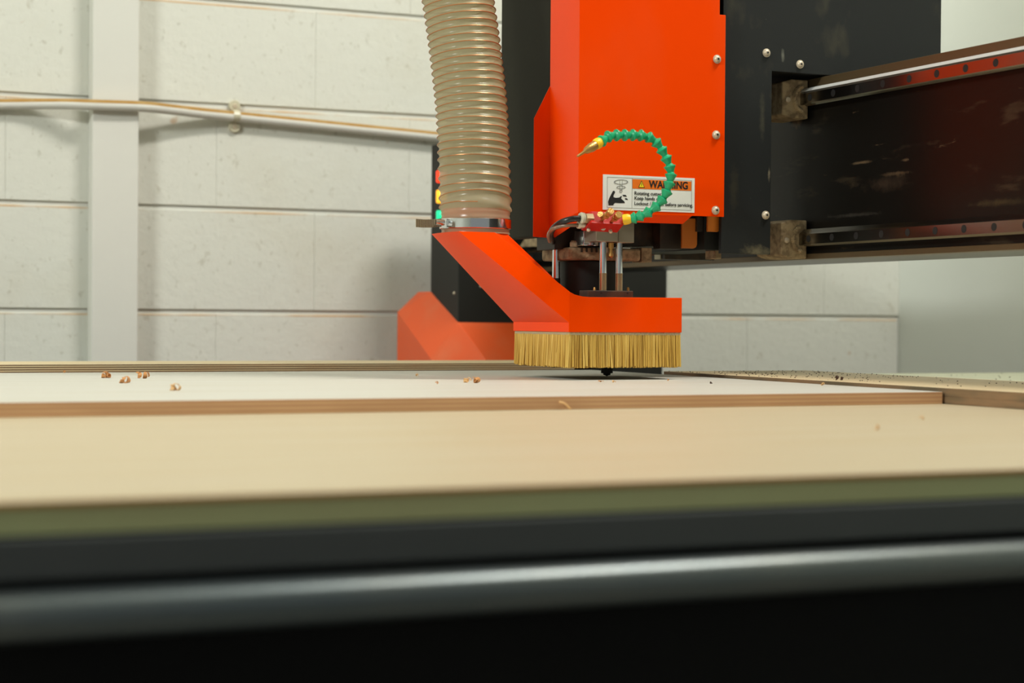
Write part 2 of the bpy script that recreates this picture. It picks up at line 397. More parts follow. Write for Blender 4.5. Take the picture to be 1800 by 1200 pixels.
obj('glint_strip', rings(bmesh.new(), [[Vector(p_) for p_ in ((XB-.0192, y_, 1.3362), (XB-.0140, y_, 1.3415), (XB-.004, y_, 1.3415), (XB-.004, y_, 1.3362))] for y_ in (.9, 2.36)]), RAIL_GLINT, ur); tag(rail(1.1195), 'lower steel rail with bolt holes')  # strip added on the upper rail as its painted lamp reflection
# end box (leg) and foot
xl = 1.405
bm = bmesh.new()
prism(bm, [(xl, 3.35, .985), (1.865, 3.35, .985), (1.865, 3.35, 1.345), (xl, 3.35, 1.345)], (0, .145, 0))
lg = obj('end_box', bm, LEG, gn, bevel=.002)
for v in lg.data.vertices:
    if v.co.z < 1 and v.co.y > 3.4: v.co.z = 1.052
obj('box_screw', lathe(bmesh.new(), (1.405, 3.3693, 1.0478), (-1, 0, 0), [(0, .003), (.002, .0026), (.003, .0015)], 12), ZINC, gn, smooth=True)
obj('box_screw', lathe(bmesh.new(), (1.452, 3.35, 1.0615), (0, -1, 0), [(0, .003), (.002, .0026), (.003, .0015)], 12), ZINC, gn, smooth=True)
obj('end_column', B(1.70, 1.862, 3.36, 3.49, 0, 1.0), LEG, gn, bevel=.002)
A, Bq, C, D, E_ = (1.36, 3.562, 1.0108), (1.405, 3.495, 1.0524), (1.405, 3.349, .991), (1.36, 3.363, .9125), (1.426, 3.25, .913)
G, Fq = (1.56, 3.25, .913), (1.56, 3.349, .990)
A0, D0, E0, G0 = (1.36, 3.562, 0), (1.36, 3.30, 0), (1.426, 3.20, 0), (1.56, 3.20, 0)
H1, H2, H0 = (1.56, 3.562, 1.052), (1.405, 3.562, 1.052), (1.56, 3.562, 0)
bm = poly(bmesh.new(), [(0, 1, 2, 3), (3, 2, 4), (4, 2, 6, 5), (0, 3, 8, 7), (3, 4, 9, 8), (4, 5, 10, 9), (5, 6, 11, 13, 10), (0, 7, 13, 11, 12), (0, 12, 1), (1, 12, 11, 6, 2), (7, 8, 9, 10, 13)],
          [A, Bq, C, D, E_, G, Fq, A0, D0, E0, G0, H1, H2, H0])
tag(obj('foot', bm, ORANGE_D, gn, bevel=.001), 'bright orange faceted foot')

# stack light on the end box
tl_ = thing('signal_light', 'small stack of red, amber and green lights on the black end box behind the hose', 'signal light', (1.395, 3.4125, 1.2376))
for nm, mt, a, b in (('red_lens', LR, (1.398, 3.4208, 1.2885), (1.398, 3.4204, 1.265)), ('amber_lens', LY, (1.398, 3.4201, 1.2504), (1.398, 3.4196, 1.2247)), ('green_lens', LG, (1.398, 3.4193, 1.2102), (1.398, 3.4189, 1.189))):
    a, b = Vector(a), Vector(b)
    b.x, b.y = a.x, a.y
    obj(nm, lathe(bmesh.new(), b, (0, 0, 1), [(0, .010), (.002, .0115), ((a-b).length-.002, .0115), ((a-b).length, .010)], 20), mt, tl_, smooth=True)
a, b = Vector((1.401, 3.4282, 1.2936)), Vector((1.401, 3.4262, 1.1838)); b.x, b.y = a.x, a.y
obj('housing', B(a.x-.002, a.x+.004, a.y-.011, a.y+.011, b.z, a.z), LEG, tl_, bevel=.001)

# ------------------------------------------------------------------ cutting head
hd = thing('cutting_head', 'cutting head with orange front cover, black carriage plate and chrome rods', 'machine head', (1.25, 2.4, 1.0))
YC, YP = 2.30, 2.315
# carriage plate with notch for the beam
pl = [(1.3761, 2.315, 1.6966), (1.7561, 2.315, 1.74), (1.7609, 2.315, 1.36), (1.4584, 2.315, 1.357), (1.4594, 2.315, 1.0882), (1.3768, 2.315, 1.0882)]
x0, x1, xn = pl[0][0]+.0004, pl[1][0], pl[3][0]
zt, zn, zb = 2.1, 1.3585, 1.0945
pl = [(x0, YP, zb), (xn, YP, zb), (xn, YP, zn), (x1, YP, zn), (x1, YP, zt), (x0, YP, zt)]
obj('carriage_plate', prism(bmesh.new(), pl, (0, .008, 0)), BLACK, hd, bevel=.0008)
def bolt(p, parent, d=(0, -1, 0), s=1.0):
    b = obj('bolt', lathe(bmesh.new(), p, d, [(0, .0062*s), (.0012*s, .0062*s), (.0014*s, .0050*s), (.0032*s, .0045*s), (.0046*s, .0026*s)], 24), ZINC, parent, smooth=True)
    q = Vector(p) + Vector(d)*.0040*s
    obj('socket', lathe(bmesh.new(), q, d, [(0, .0017*s), (.0009*s, .0017*s)], 6), HOLE, b)
    return b
for q in ((1.4485, 2.315, 1.3842), (1.5057, 2.315, 1.3714), (1.4496, 2.315, 1.1511)): bolt(q, hd)
# carriage body behind plate
obj('carriage_body', B(1.17, 1.36, 2.325, 2.56, 1.148, 2.1), LEG, hd, bevel=.002)
obj('carriage_back', B(1.36, 1.43, 2.335, 2.56, 1.10, 2.1), LEG, hd)
obj('carriage_bridge', B(1.36, 1.72, 2.335, 2.56, 1.362, 2.1), LEG, hd)
# side cover (dark, catches the hose shadow)
z418 = (1.146, 2.479, 1.1168)[2]
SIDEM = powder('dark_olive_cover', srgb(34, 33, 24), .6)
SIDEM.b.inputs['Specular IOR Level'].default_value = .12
obj('side_cover', B(1.146, 1.165, 2.402, 2.575, z418, 2.1), SIDEM, hd, bevel=.003)
# bearing blocks on the rails
for zc in (1.3262, 1.1195):
    a = (1.518, 2.3573, 1.3211)
    pr = [(1.545, -.0285), (1.545, .0285), (1.516, .0285), (1.500, .024), (1.500, -.024), (1.516, -.0285)]
    bm = rings(bmesh.new(), [[Vector((x, y, zc+z)) for x, z in pr] for y in (2.352, 2.42)])
    bb = obj('bearing_block', bm, DUSTY, hd, bevel=.002)
    obj('end_bolt', lathe(bmesh.new(), (1.509, 2.352, zc-.002), (0, -1, 0), [(0, .0042), (.002, .0040), (.003, .002)], 14), ZINC, bb, smooth=True)
    bm = bmesh.new()
    for i in range(16):   # caked dust around the wiper
        t = i/15; a_ = -1.35+2.7*t
        p = Vector((1.535-.015*math.cos(a_), 2.351, zc+.0175*math.sin(a_)))
        lathe(bm, p, (random.uniform(-.4, .4), -1, random.uniform(-.4, .4)), [(-.002, .003), (0, .0042), (.003+random.random()*.002, .002)], 7)
    obj('dust_cake', bm, DUSTY, bb, smooth=True)
# orange cover: front, left facet, flare, right flange, chamfered bottom
X0, X1 = 1.1413, 1.3712
ZT, ZB = 2.0, 1.1455
YS = 2.392
th = .0016
zfl = (1.1411, 2.392, 1.3282)[2]; zfm = (1.1158, 2.392, 1.2805)[2]; xfl = (1.1162, 2.392, 1.1273)[0]; zfb = (1.1163, 2.392, 1.1145)[2]
cv = []
bm = bmesh.new()
V = lambda *p: bm.verts.new(p)
# front face with flange notch top right
xn2 = (1.3614, 2.3, 1.4432)[0]; zn2 = (1.3643, 2.3, 1.4306)[2]
xr = (1.3192, 2.3, 1.141)[0]; xr2 = (1.3103, 2.31, 1.1371)[0]; zl = (1.221, 2.312, 1.1347)[2]
a = [V(X0, YC, ZB), V(xr, YC, ZB), V(X1, YC, ZB), V(X1, YC, zn2), V(xn2, YC, zn2), V(xn2, YC, ZT), V(X0, YC, ZT)]
bm.faces.new(a)
# chamfer below front
c_ = [V(X0+.008, YC+.010, zl), V(xr2, YC+.010, zl)]
bm.faces.new((a[0], c_[0], c_[1], a[1]))
# left facet
s_ = [V(X0, YS, 1.1305), V(X0, YS, ZT)]
bm.faces.new((a[0], a[6], s_[1], s_[0]))
# flare piece facing the camera
e = [V(xfl, YS, zfb), V(xfl, YS, zfm), V(X0, YS, zfl)]
bm.faces.new((s_[0], e[0], e[1], e[2]))
# underside below left facet
u_ = [V(X0+.008, YS, zfb-.001)]
bm.faces.new((s_[0], a[0], c_[0], u_[0])); bm.faces.new((e[0], s_[0], u_[0]))
cover = obj('front_cover', bm, ORANGE, hd)
sd = cover.modifiers.new('thickness', 'SOLIDIFY'); sd.thickness = th; sd.offset = 0
bv = cover.modifiers.new('bevel', 'BEVEL'); bv.width = .0006; bv.segments = 2
tag(cover, 'bright orange sheet-metal cover')
obj('flange_spacer', B(1.345, 1.3705, 2.302, 2.314, 1.15, 1.41), LEG, hd)
for q in ((1.357, 2.299, 1.3674), (1.3567, 2.299, 1.2608), (1.3568, 2.299, 1.1544)): bolt(q, cover)

# warning label
la, lb, lc, ld = [Vector(v) for v in ((1.1781, 2.2988, 1.1985), (1.3226, 2.2988, 1.1977), (1.3212, 2.2988, 1.1497), (1.1777, 2.2988, 1.1501))]
lw, lh = (lb-la).length, .0484
L0 = Vector((la.x, 2.2985, ld.z-.0002))
lab = obj('warning_label', B(L0.x, L0.x+lw, 2.2985, 2.2992, L0.z, L0.z+lh), WHITE, hd)
tag(lab, 'white and orange warning label with black lettering and hand symbol')
def flat(name, pts2, mat, lift=.0003, parent=lab):   # pts2 in label fractions (u right, v up)
    bm = bmesh.new(); prism(bm, [(L0.x+u*lw, 2.2985-lift, L0.z+v*lh) for u, v in pts2], (0, lift*.9, 0)); return obj(name, bm, mat, parent)
def px2(u, v): return ((u-104)/(1712-104), (780-(v-(u-104)*.048))/(780-152))   # measured on an enlarged view of the label
def line(a, b, w, mat, name='rule', lift=.0003):
    a, b = Vector(a), Vector(b); d = Vector(((b-a).x*lw, (b-a).y*lh)).normalized(); n = Vector((-d.y/lw, d.x/lh))*w/2
    return flat(name, [a-n, b-n, b+n, a+n], mat, lift)
fr_ = [(.045, .07), (.965, .07), (.965, .93), (.045, .93)]
for i in range(4): line(fr_[i], fr_[(i+1) % 4], .0003, INKG, 'border_rule')
line((.312, .07), (.312, .93), .0003, INKG, 'divider_rule')
flat('orange_band', [(.316, .63), (.962, .63), (.962, .90), (.316, .90)], LORANGE)
flat('warning_triangle', [(.378, .665), (.448, .665), (.413, .87)], INK, .0005)
flat('triangle_fill', [(.386, .680), (.440, .680), (.413, .838)], LYEL, .0007)
line((.413, .715), (.413, .80), .0008, INK, 'exclamation_mark', .0009)
def text(s, u, v, size, name, bold=0, stretch=1):
    cu = bpy.data.curves.new(name, 'FONT'); cu.body = s; cu.size = size; cu.offset = bold; cu.extrude = .0001
    t = bpy.data.objects.new(name, cu); me = bpy.data.meshes.new_from_object(t); me.name = name
    o_ = bpy.data.objects.new(name, me); COL.objects.link(o_); me.materials.append(INK.m)
    M = Matrix(((stretch, 0, 0), (0, 0, -1), (0, 1, 0))).to_4x4()
    me.transform(M)
    me.transform(Matrix.Translation((L0.x+u*lw, 2.2980, L0.z+v*lh)))
    o_.parent = lab; o_.matrix_parent_inverse = lab.matrix_world.inverted()
    bpy.data.objects.remove(t); return o_
text('WARNING', .495, .676, .0142, 'heading_lettering', .00040, .90)
text('Rotating cutter.', .335, .455, .0068, 'text_lettering', .00007, 1.02)
text('Keep hands clear.', .335, .315, .0068, 'text_lettering', .00007, 1.02)
text('Lockout / Tagout before servicing.', .335, .165, .0068, 'text_lettering', .00007, .985)
hand = [(200, 690), (192, 640), (215, 570), (275, 450), (295, 445), (312, 470), (285, 530), (285, 560), (320, 572), (385, 568), (418, 540), (428, 552), (415, 585), (440, 610), (470, 635), (482, 668), (400, 668), (310, 660), (285, 690), (282, 705), (200, 705)]
flat('hand_symbol', [px2(*p) for p in hand], INK)
for q in ([(440, 520), (495, 523), (515, 552), (455, 548)], [(480, 580), (520, 585), (535, 610), (490, 606)]): flat('severed_finger_symbol', [px2(*p) for p in q], INK)
def ringsym(cx, cy, rx, ry, w, name):
    bm = bmesh.new(); n = 28
    for i in range(n):
        q = []
        for (k, s) in ((i, 1), (i+1, 1), (i+1, 1-w), (i, 1-w)):
            a_ = 2*math.pi*k/n; u, v = px2(cx+rx*s*math.cos(a_), cy+ry*s*math.sin(a_)); q.append((L0.x+u*lw, 2.2980, L0.z+v*lh))
        prism(bm, q, (0, .0004, 0))
    obj(name, bm, INKG, lab)
ringsym(412, 288, 122, 42, .14, 'cutter_ring'); ringsym(412, 385, 78, 26, .16, 'cutter_ring'); ringsym(410, 455, 26, 24, .3, 'cutter_ring')
for dx in (-22, 22): line(px2(412+dx, 260), px2(412+dx*.9, 450), .0004, INKG, 'cutter_stem')
line(px2(392, 330), px2(432, 360), .0004, INKG, 'cutter_flute'); line(px2(392, 400), px2(432, 430), .0004, INKG, 'cutter_flute')

# lower body parts
def bpx(name, xa, xb, ya, yb, Y, dep, mat, par=hd, bev=.001):
    """box whose front corners are two points measured on the plane Y"""
    return obj(name, B(xa, xb, Y, Y+dep, ya, yb), mat, par, bevel=bev)
def fb(name, p, q, dep, mat, par=None, bev=.001):
    return obj(name, B(min(p[0], q[0]), max(p[0], q[0]), p[1], p[1]+dep, min(p[2], q[2]), max(p[2], q[2])), mat, par or hd, bevel=bev)
# dark cast body, stepped outline
pr = [(1.1538, 2.4, 1.119), (1.1627, 2.4, 1.1353), (1.3575, 2.4, 1.1474), (1.3579, 2.4, 1.1066), (1.1999, 2.4, 1.1031), (1.1764, 2.4, 1.1017), (1.1711, 2.4, 1.0984), (1.154, 2.4, 1.098)]
obj('cast_body', prism(bmesh.new(), pr, (0, .06, 0)), BODY, hd, bevel=.001)
tag(fb('dust_boot', (1.1664, 2.376, 1.1008), (1.2801, 2.376, 1.0829), .095, DUSTY, bev=.004), 'dust-covered clamp collar')
fb('collar_end', (1.2884, 2.39, 1.1031), (1.3054, 2.39, 1.0821), .03, DUSTY)
obj('collar_bolt', lathe(bmesh.new(), (1.1766, 2.384, 1.1012), (0, 0, 1), [(0, .006), (.006, .006), (.009, .004)], 12), DUSTY, hd, smooth=True)
for k in range(7):
    q = Vector((1.1844, 2.376, 1.0971))+Vector((.0079*k, 0, 0)); obj('collar_rib', B(q.x-.0012, q.x+.0012, q.y-.002, q.y, q.z-.003, q.z+.004), ZINC if k in (5,) else BODY, hd)
# spindle
sp = Vector((1.2516, 2.42, 1.0826)); spx, spy = 1.222, 2.425
zs0, zs1 = (1.2309, 2.38, 1.0805)[2], (1.2314, 2.38, 1.0245)[2]
obj('spindle', lathe(bmesh.new(), (spx, spy, zs1-.012), (0, 0, 1), [(0, .040), (.002, .044), (zs0-zs1+.013, .044)], 40), LEG, hd, smooth=True)
obj('spindle_nose', lathe(bmesh.new(), (1.2285, 2.38, .9185), (0, 0, 1), [(0, .001), (.0012, .0025), (.0016, .005), (.004, .0055), (.0042, .0085), (.012, .0085), (.012, .014), (.04, .014), (.09, .02)], 20), HOLE, hd, smooth=True).name = 'cutter_bit'
# silver block and rods
fb('silver_block', (1.178, 2.318, 1.1322), (1.2128, 2.318, 1.1071), .034, SILVER)
fb('silver_block', (1.215, 2.322, 1.1366), (1.24, 2.322, 1.1063), .03, SILVER)
fb('blue_steel_block', (1.1757, 2.352, 1.1241), (1.1991, 2.352, 1.1023), .03, STEEL)
for px_ in ((1.1978, 2.335, 1.0716), (1.2229, 2.335, 1.0721)):
    zt_, zb_ = (1.1975, 2.335, 1.1113)[2], (1.1981, 2.335, 1.0391)[2]
    zm = (1.1979, 2.335, 1.0637)[2]
    r_ = obj('chrome_rod', cyl(bmesh.new(), (px_[0], 2.335, zb_-.01), (px_[0], 2.335, zt_), .0049, 24), STEEL, hd, smooth=True)
    obj('brass_sleeve', lathe(bmesh.new(), (px_[0], 2.335, zb_), (0, 0, 1), [(0, .0052), (zm-zb_-.001, .0052), (zm-zb_-.001, .0056), (zm-zb_, .0056)], 24), MT('bronzed_steel', srgb(176, 146, 112), .25, .9), r_, smooth=True)
for px_ in ((1.1661, 2.42, 1.0729), (1.2117, 2.46, 1.0662)):
    r_ = obj('guide_rod', cyl(bmesh.new(), (px_[0], px_[1], .93), (px_[0], px_[1], 1.115), .0055, 24), STEEL, hd, smooth=True)
    obj('rod_sleeve', cyl(bmesh.new(), (px_[0], px_[1], .93), (px_[0], px_[1], 1.0575), .0062, 24), BODY, r_, smooth=True)
obj('brass_plug', lathe(bmesh.new(), (1.2098, 2.335, 1.0853), (0, 0, 1), [(0, .002), (.002, .004), (.006, .004), (.006, .0025), (.013, .0025), (.013, .0042), (.021, .0042)], 14), BRASS, hd, smooth=True)
cb = fb('rod_base', (1.1694, 2.322, 1.0394), (1.239, 2.322, 1.0204), .03, BODY)
for q in ((1.1888, 2.322, 1.0357), (1.2299, 2.322, 1.0362)): obj('pin_hole', lathe(bmesh.new(), Vector(q)+Vector((0, -.0003, 0)), (0, 1, 0), [(0, .0014), (.0005, .0014)], 10), HOLE, cb)
for q in ((1.1823, 2.33, 1.0388), (1.2403, 2.34, 1.0397)): obj('small_screw', lathe(bmesh.new(), q, (0, 0, 1), [(0, .0018), (.003, .0018), (.005, .0012)], 10), BRASS, cb, smooth=True)
# amber flaps and brown plates at right
def flap(name, xa, xb, za, zb, Y, mat, rr=.006):
    pts_ = [(xa, Y, zb), (xa, Y, za), (xb-rr, Y, za), (xb-rr*.3, Y, za+rr*.3), (xb, Y, za+rr), (xb, Y, zb)]
    return obj(name, prism(bmesh.new(), pts_, (0, .004, 0)), mat, hd, bevel=.0006)
p, q = (1.3296, 2.345, 1.1018), (1.3544, 2.345, 1.1448); flap('amber_flap', p[0], q[0], p[2], q[2], 2.345, AMBER)
p, q = (1.3598, 2.325, 1.1254), (1.3821, 2.325, 1.1479); flap('amber_flap', p[0], q[0], p[2], q[2], 2.325, AMBER)
p, q = (1.3509, 2.345, 1.1259), (1.3732, 2.345, 1.147); obj('flap_hinge', B(p[0], q[0], 2.34, 2.36, p[2], q[2]), BODY, hd)
p, q = (1.3073, 2.37, 1.1013), (1.3443, 2.37, 1.144); obj('flap_backing', B(p[0], q[0], 2.37, 2.39, p[2], q[2]), BODY, hd)
fb('light_spacer', (1.4076, 2.55, 1.1081), (1.4158, 2.55, 1.0925), .02, SILVER)
fb('rear_block', (1.4098, 2.54, 1.1368), (1.4983, 2.54, 1.0925), .02, BODY)
fb('tan_block', (1.3938, 2.36, 1.1087), (1.4036, 2.36, 1.0882), .03, DUSTY)
# rear bearing bracket seen at left below cover
pr = [(1.525, 3.3303, 1.1388), (1.525, 3.3067, 1.1535), (1.525, 3.2042, 1.1541), (1.525, 3.1692, 1.1369)]
obj('rear_bracket', prism(bmesh.new(), pr, (.024, 0, 0)), DUSTY, gn)
obj('bracket_bolt', lathe(bmesh.new(), (1.5883, 3.349, 1.0959), (0, -1, 0), [(0, .0085), (.002, .0085), (.002, .005), (.006, .005)], 14), DUSTY, gn, smooth=True)

# coolant valve
vb = thing('mist_valve', 'small red valve block with two brass screws, fixed below the orange cover', 'valve', (1.1691, 2.27, 1.1315))
def rb():
    c1, c2 = Vector((1.1482, 2.275, 1.1457)), Vector((1.1978, 2.275, 1.1457))
    d1, d2 = Vector((1.1332, 2.245, 1.1286)), Vector((1.183, 2.245, 1.1277))
    e1, e2 = Vector((1.1303, 2.268, 1.1188)), Vector((1.1848, 2.268, 1.1171))
    f1, f2 = c1+Vector((-.012, .02, -.010)), c2+Vector((-.006, .02, -.010))
    return rings(bmesh.new(), [[c1, d1, e1, f1], [c2, d2, e2, f2]])
obj('body', rb(), REDM, vb, bevel=.0008)
for (a, b) in (((1.1526, 2.248, 1.1339), (1.1532, 2.226, 1.1435)), ((1.1654, 2.246, 1.1318), (1.1641, 2.224, 1.1392))):
    a, b = Vector(a), Vector(b); d = (b-a); l = d.length
    s_o = obj('adjust_screw', lathe(bmesh.new(), a, d, [(-.004, .0022), (l*.35, .0022), (l*.35, .0044), (l*.55, .0044), (l*.55, .0028), (l*.7, .0028), (l*.7, .0048), (l, .0050), (l+.001, .0042)], 14), BRASS, vb, smooth=True)
c_ = Vector((1.1519, 2.25, 1.1377)); obj('adjust_screw', lathe(bmesh.new(), c_, Vector((-.6, -.6, .3)), [(-.003, .003), (.004, .003), (.004, .0042), (.008, .0042)], 8), BRASS, vb, smooth=True)
for q in ((1.1376, 2.262, 1.1203), (1.1712, 2.262, 1.1188)): obj('fixing_screw', lathe(bmesh.new(), q, (0, -.6, -1), [(-.002, .0026), (.002, .0026), (.003, .0015)], 12), ZINC, vb, smooth=True)
obj('hex_fitting', lathe(bmesh.new(), (1.138, 2.258, 1.1346), (-1, 0, 0), [(-.003, .0074), (.007, .0074), (.0085, .0060)], 6), FIT, vb)
obj('fitting_collar', lathe(bmesh.new(), (1.1277, 2.258, 1.1351), (-1, 0, 0), [(-.001, .0072), (.003, .0078), (.005, .0066)], 20), CLIPM, vb, smooth=True)
obj('small_fitting', lathe(bmesh.new(), (1.1332, 2.262, 1.1255), (-1, 0, .03), [(0, .0032), (.008, .0036), (.008, .005), (.0115, .005)], 12), ZINC, vb, smooth=True)
obj('rear_bar', cyl(bmesh.new(), (1.1589, 2.26, 1.1231), (1.1976, 2.325, 1.1252), .004, 10), ZINC, vb)
tag(obj('air_hose', tube(bmesh.new(), spline([(1.1269, 2.258, 1.1347), (1.1107, 2.258, 1.1331), (1.1005, 2.27, 1.1288), (1.1031, 2.3, 1.1217), (1.1237, 2.35, 1.1147), (1.1512, 2.4, 1.1084)], 8), .0042, 12), RUBBER, smooth=True),
    'short black air hose curving from the red valve under the orange cover', 'hose')
tag(obj('fluid_tube', tube(bmesh.new(), spline([(1.123, 2.262, 1.1256), (1.1085, 2.262, 1.1248), (1.0989, 2.27, 1.1234), (1.0918, 2.28, 1.119), (1.1011, 2.31, 1.1135), (1.1268, 2.36, 1.1073)], 8), .0026, 10), BROWNT, smooth=True),
    'thin brown tube curving beside the black air hose from the red valve', 'hose')

# segmented coolant hose
ch = thing('coolant_hose', 'bright green segmented coolant hose with yellow collars and brass nozzle, arching over the warning label', 'coolant hose', (1.1856, 2.25, 1.1349))
seg = [(1.1954, 2.244, 1.136), (1.2028, 2.24, 1.1384), (1.2128, 2.236, 1.1431), (1.2228, 2.232, 1.1505), (1.2312, 2.23, 1.1595), (1.2374, 2.228, 1.1696), (1.2412, 2.227, 1.1808), (1.2441, 2.227, 1.192), (1.2437, 2.228, 1.2036), (1.2388, 2.228, 1.2153), (1.2321, 2.228, 1.2262), (1.2247, 2.229, 1.2363), (1.2142, 2.23, 1.2436), (1.202, 2.23, 1.2464), (1.1894, 2.229, 1.2465), (1.1768, 2.228, 1.2458), (1.1633, 2.226, 1.245), (1.1499, 2.224, 1.2431), (1.1392, 2.222, 1.2372)]
seg = [Vector(s) for s in seg]
def hexlathe(p, d, prof, n): return lathe(bmesh.new(), p, d, prof, n)
y0 = Vector((1.1851, 2.249, 1.1341))
obj('collar', lathe(bmesh.new(), y0, seg[0]-y0, [(-.002, .0068), (.001, .0074), (.006, .0070), (.009, .0058)], 16), YELLOW, ch, smooth=True)
for i, s in enumerate(seg):
    nx = seg[i+1] if i < len(seg)-1 else Vector((1.1311, 2.221, 1.2329))
    pv = seg[i-1] if i else y0
    d = (nx-pv).normalized(); l = .0112
    prof = [(-l*.55, .0040), (-l*.40, .0044), (-l*.15, .0056), (l*.12, .0073), (l*.26, .0082), (l*.36, .0080), (l*.40, .0062), (l*.62, .0042)]
    obj('segment', lathe(bmesh.new(), s, d, prof, 18), GREEN, ch, smooth=True)
n0 = Vector((1.1319, 2.221, 1.2333)); n1 = Vector((1.0953, 2.212, 1.2127)); d = (n1-n0); l = d.length
obj('nozzle_collar', lathe(bmesh.new(), n0, d, [(-.003, .0060), (.001, .0074), (.005, .0074), (.0075, .0066)], 16), YELLOW, ch, smooth=True)
obj('nozzle', lathe(bmesh.new(), n0, d, [(.006, .0060), (l*.35, .0064), (l*.58, .0046), (l*.68, .0022), (l*.95, .0017), (l, .0010)], 16), BRASS, ch, smooth=True)

# ------------------------------------------------------------------ dust shoe
ds = thing('dust_shoe', 'orange dust shoe with a slanting duct and a skirt of yellow bristles', 'dust shoe', (1.2, 2.37, .93))
SX0, SX1, SY0, SY1 = 1.1185, 1.2935, 2.28, 2.462
SZ0, SZ1 = (1.2055, 2.28, 0.9817)[2], (1.205, 2.28, 1.03)[2]
rt = 1.0135
zf = (1.1181, 2.28, 1.0367)[2]
out = [(SX0, SY0, SZ0), (SX1, SY0, SZ0), (SX1, SY0, SZ1), (1.1509, 2.28, 1.0294), (1.1388, 2.28, 1.0302), (1.1276, 2.28, 1.0326), (SX0, SY0, zf)]
shoe = obj('shoe_body', prism(bmesh.new(), out, (0, SY1-SY0, 0)), ORANGE, ds, bevel=.0008)
zo = (0.9923, 2.31, 1.1153)[2]
by0, by1 = 2.312, 2.408
xa, xb, x0d = (0.9692, 2.312, 1.114)[0], (1.0207, 2.312, 1.1154)[0], .9655
O = [Vector(v) for v in ((x0d, by0+.03, zo), (xa, by0, zo), (xb, by0, zo), (xb+.028, by0+.02, zo), (xb+.028, by1-.02, zo), (xb, by1, zo), (xa, by1, zo), (x0d, by1-.03, zo))]
zl_ = (1.1161, 2.455, 0.9943)[2]
xe = SX0+.0005
E1 = [Vector(v) for v in ((xe, SY0+.004, zl_), (xe, SY0, zl_), (xe, SY0, zf), (xe, SY0+.006, zf), (xe, SY1-.006, zf), (xe, SY1, zf), (xe, SY1, zl_), (xe, SY1-.004, zl_))]
obj('duct', rings(bmesh.new(), [[p_.lerp(q_, k/14) for p_, q_ in zip(O, E1)] for k in range(15)]), ORANGE, ds, smooth=True)
obj('duct_collar', lathe(bmesh.new(), (1.0145, 2.36, zo-.001), (0, 0, 1), [(0, .0445), (.034, .0445)], 40, cap=False), ORANGE, ds, smooth=True)
obj('binding_strip', B(SX0+.0015, SX1-.001, SY0+.0015, SY1-.0015, SZ0-.0042, SZ0+.0005), BIND, ds, bevel=.001)
# bristles
bm = bmesh.new()
def tuft(x, y, nx, ny):
    L = .0455+random.uniform(-.0012, .0014); w = random.uniform(.0009, .0017)
    sx, sy = random.gauss(0, .0011), random.gauss(0, .0011)
    fl = random.uniform(-.0003, .0014)
    top, bot = [], []
    for k in range(5):
        a_ = 2*math.pi*k/5+.3
        top.append((x+w*.7*math.cos(a_), y+w*.7*math.sin(a_), SZ0-.002))
        bot.append((x+sx+nx*fl+w*math.cos(a_), y+sy+ny*fl+w*math.sin(a_), SZ0-.002-L))
    mid = [((a[0]+b[0])/2, (a[1]+b[1])/2, (a[2]+b[2])/2) for a, b in zip(top, bot)]
    rings(bm, [top, mid, bot])
for row in range(3):
    ins = .0025+.0022*row
    n = 120
    for i in range(n+1):
        t = (i+random.uniform(-.35, .35))/n
        tuft(SX0+ins+t*(SX1-SX0-2*ins), SY0+ins, 0, -1)
        if row < 2: tuft(SX0+ins+t*(SX1-SX0-2*ins), SY1-ins, 0, 1)
        tuft(SX0+ins, SY0+ins+t*(SY1-SY0-2*ins), -1, 0)
        if row < 2: tuft(SX1-ins, SY0+ins+t*(SY1-SY0-2*ins), 1, 0)
me = bpy.data.meshes.new('bristles'); bmesh.ops.recalc_face_normals(bm, faces=bm.faces); bm.to_mesh(me); bm.free(); me.materials.append(BRIS.m)
br = bpy.data.objects.new('bristles', me); COL.objects.link(br); br.parent = ds; br.matrix_parent_inverse = ds.matrix_world.inverted()
tag(br, 'golden yellow bristles', kind='stuff')

# ------------------------------------------------------------------ extraction hose
hz = thing('extraction_hose', 'large clear ribbed extraction hose with copper wire, clamped on the orange duct', 'hose', (1.0145, 2.36, zo))
hp = spline([(1.0145, 2.36, zo-.001), (1.0145, 2.36, zo+.03), (1.0155, 2.366, 1.1781), (1.0156, 2.378, 1.2804), (1.0111, 2.39, 1.3597), (1.0036, 2.402, 1.4392), (0.9909, 2.412, 1.5262), (0.9714, 2.42, 1.6201), (0.9457, 2.425, 1.7123), (0.9132, 2.425, 1.8018)], 60)
# resample evenly
def resample(pts, step):
    out = [pts[0]]; acc = 0
    for a, b in zip(pts, pts[1:]):
        d = (b-a).length
        while acc + d >= step:
            t = (step-acc)/d; a = a.lerp(b, t); out.append(a); d = (b-a).length; acc = 0
        acc += d
    return out
stp = .00115; hp = resample(hp, stp)
def pitch_at(s): return .0135 if s < .1 else .0104
ph = []; acc = 0
for i in range(len(hp)):
    ph.append(acc); acc += 2*math.pi*stp/pitch_at(i*stp)
def hr(i, a):
    s = i*stp
    w = (1+math.cos(ph[i]+a))/2
    amp = .0026 if s > .030 else .0008
    r = .0472 + amp*(w**1.6)
    if s < .03: r = .0468 + .0004*math.cos(s*900)
    return r
obj('hose_wall', tube(bmesh.new(), hp, hr, 64, cap=False), PVC, hz, smooth=True)
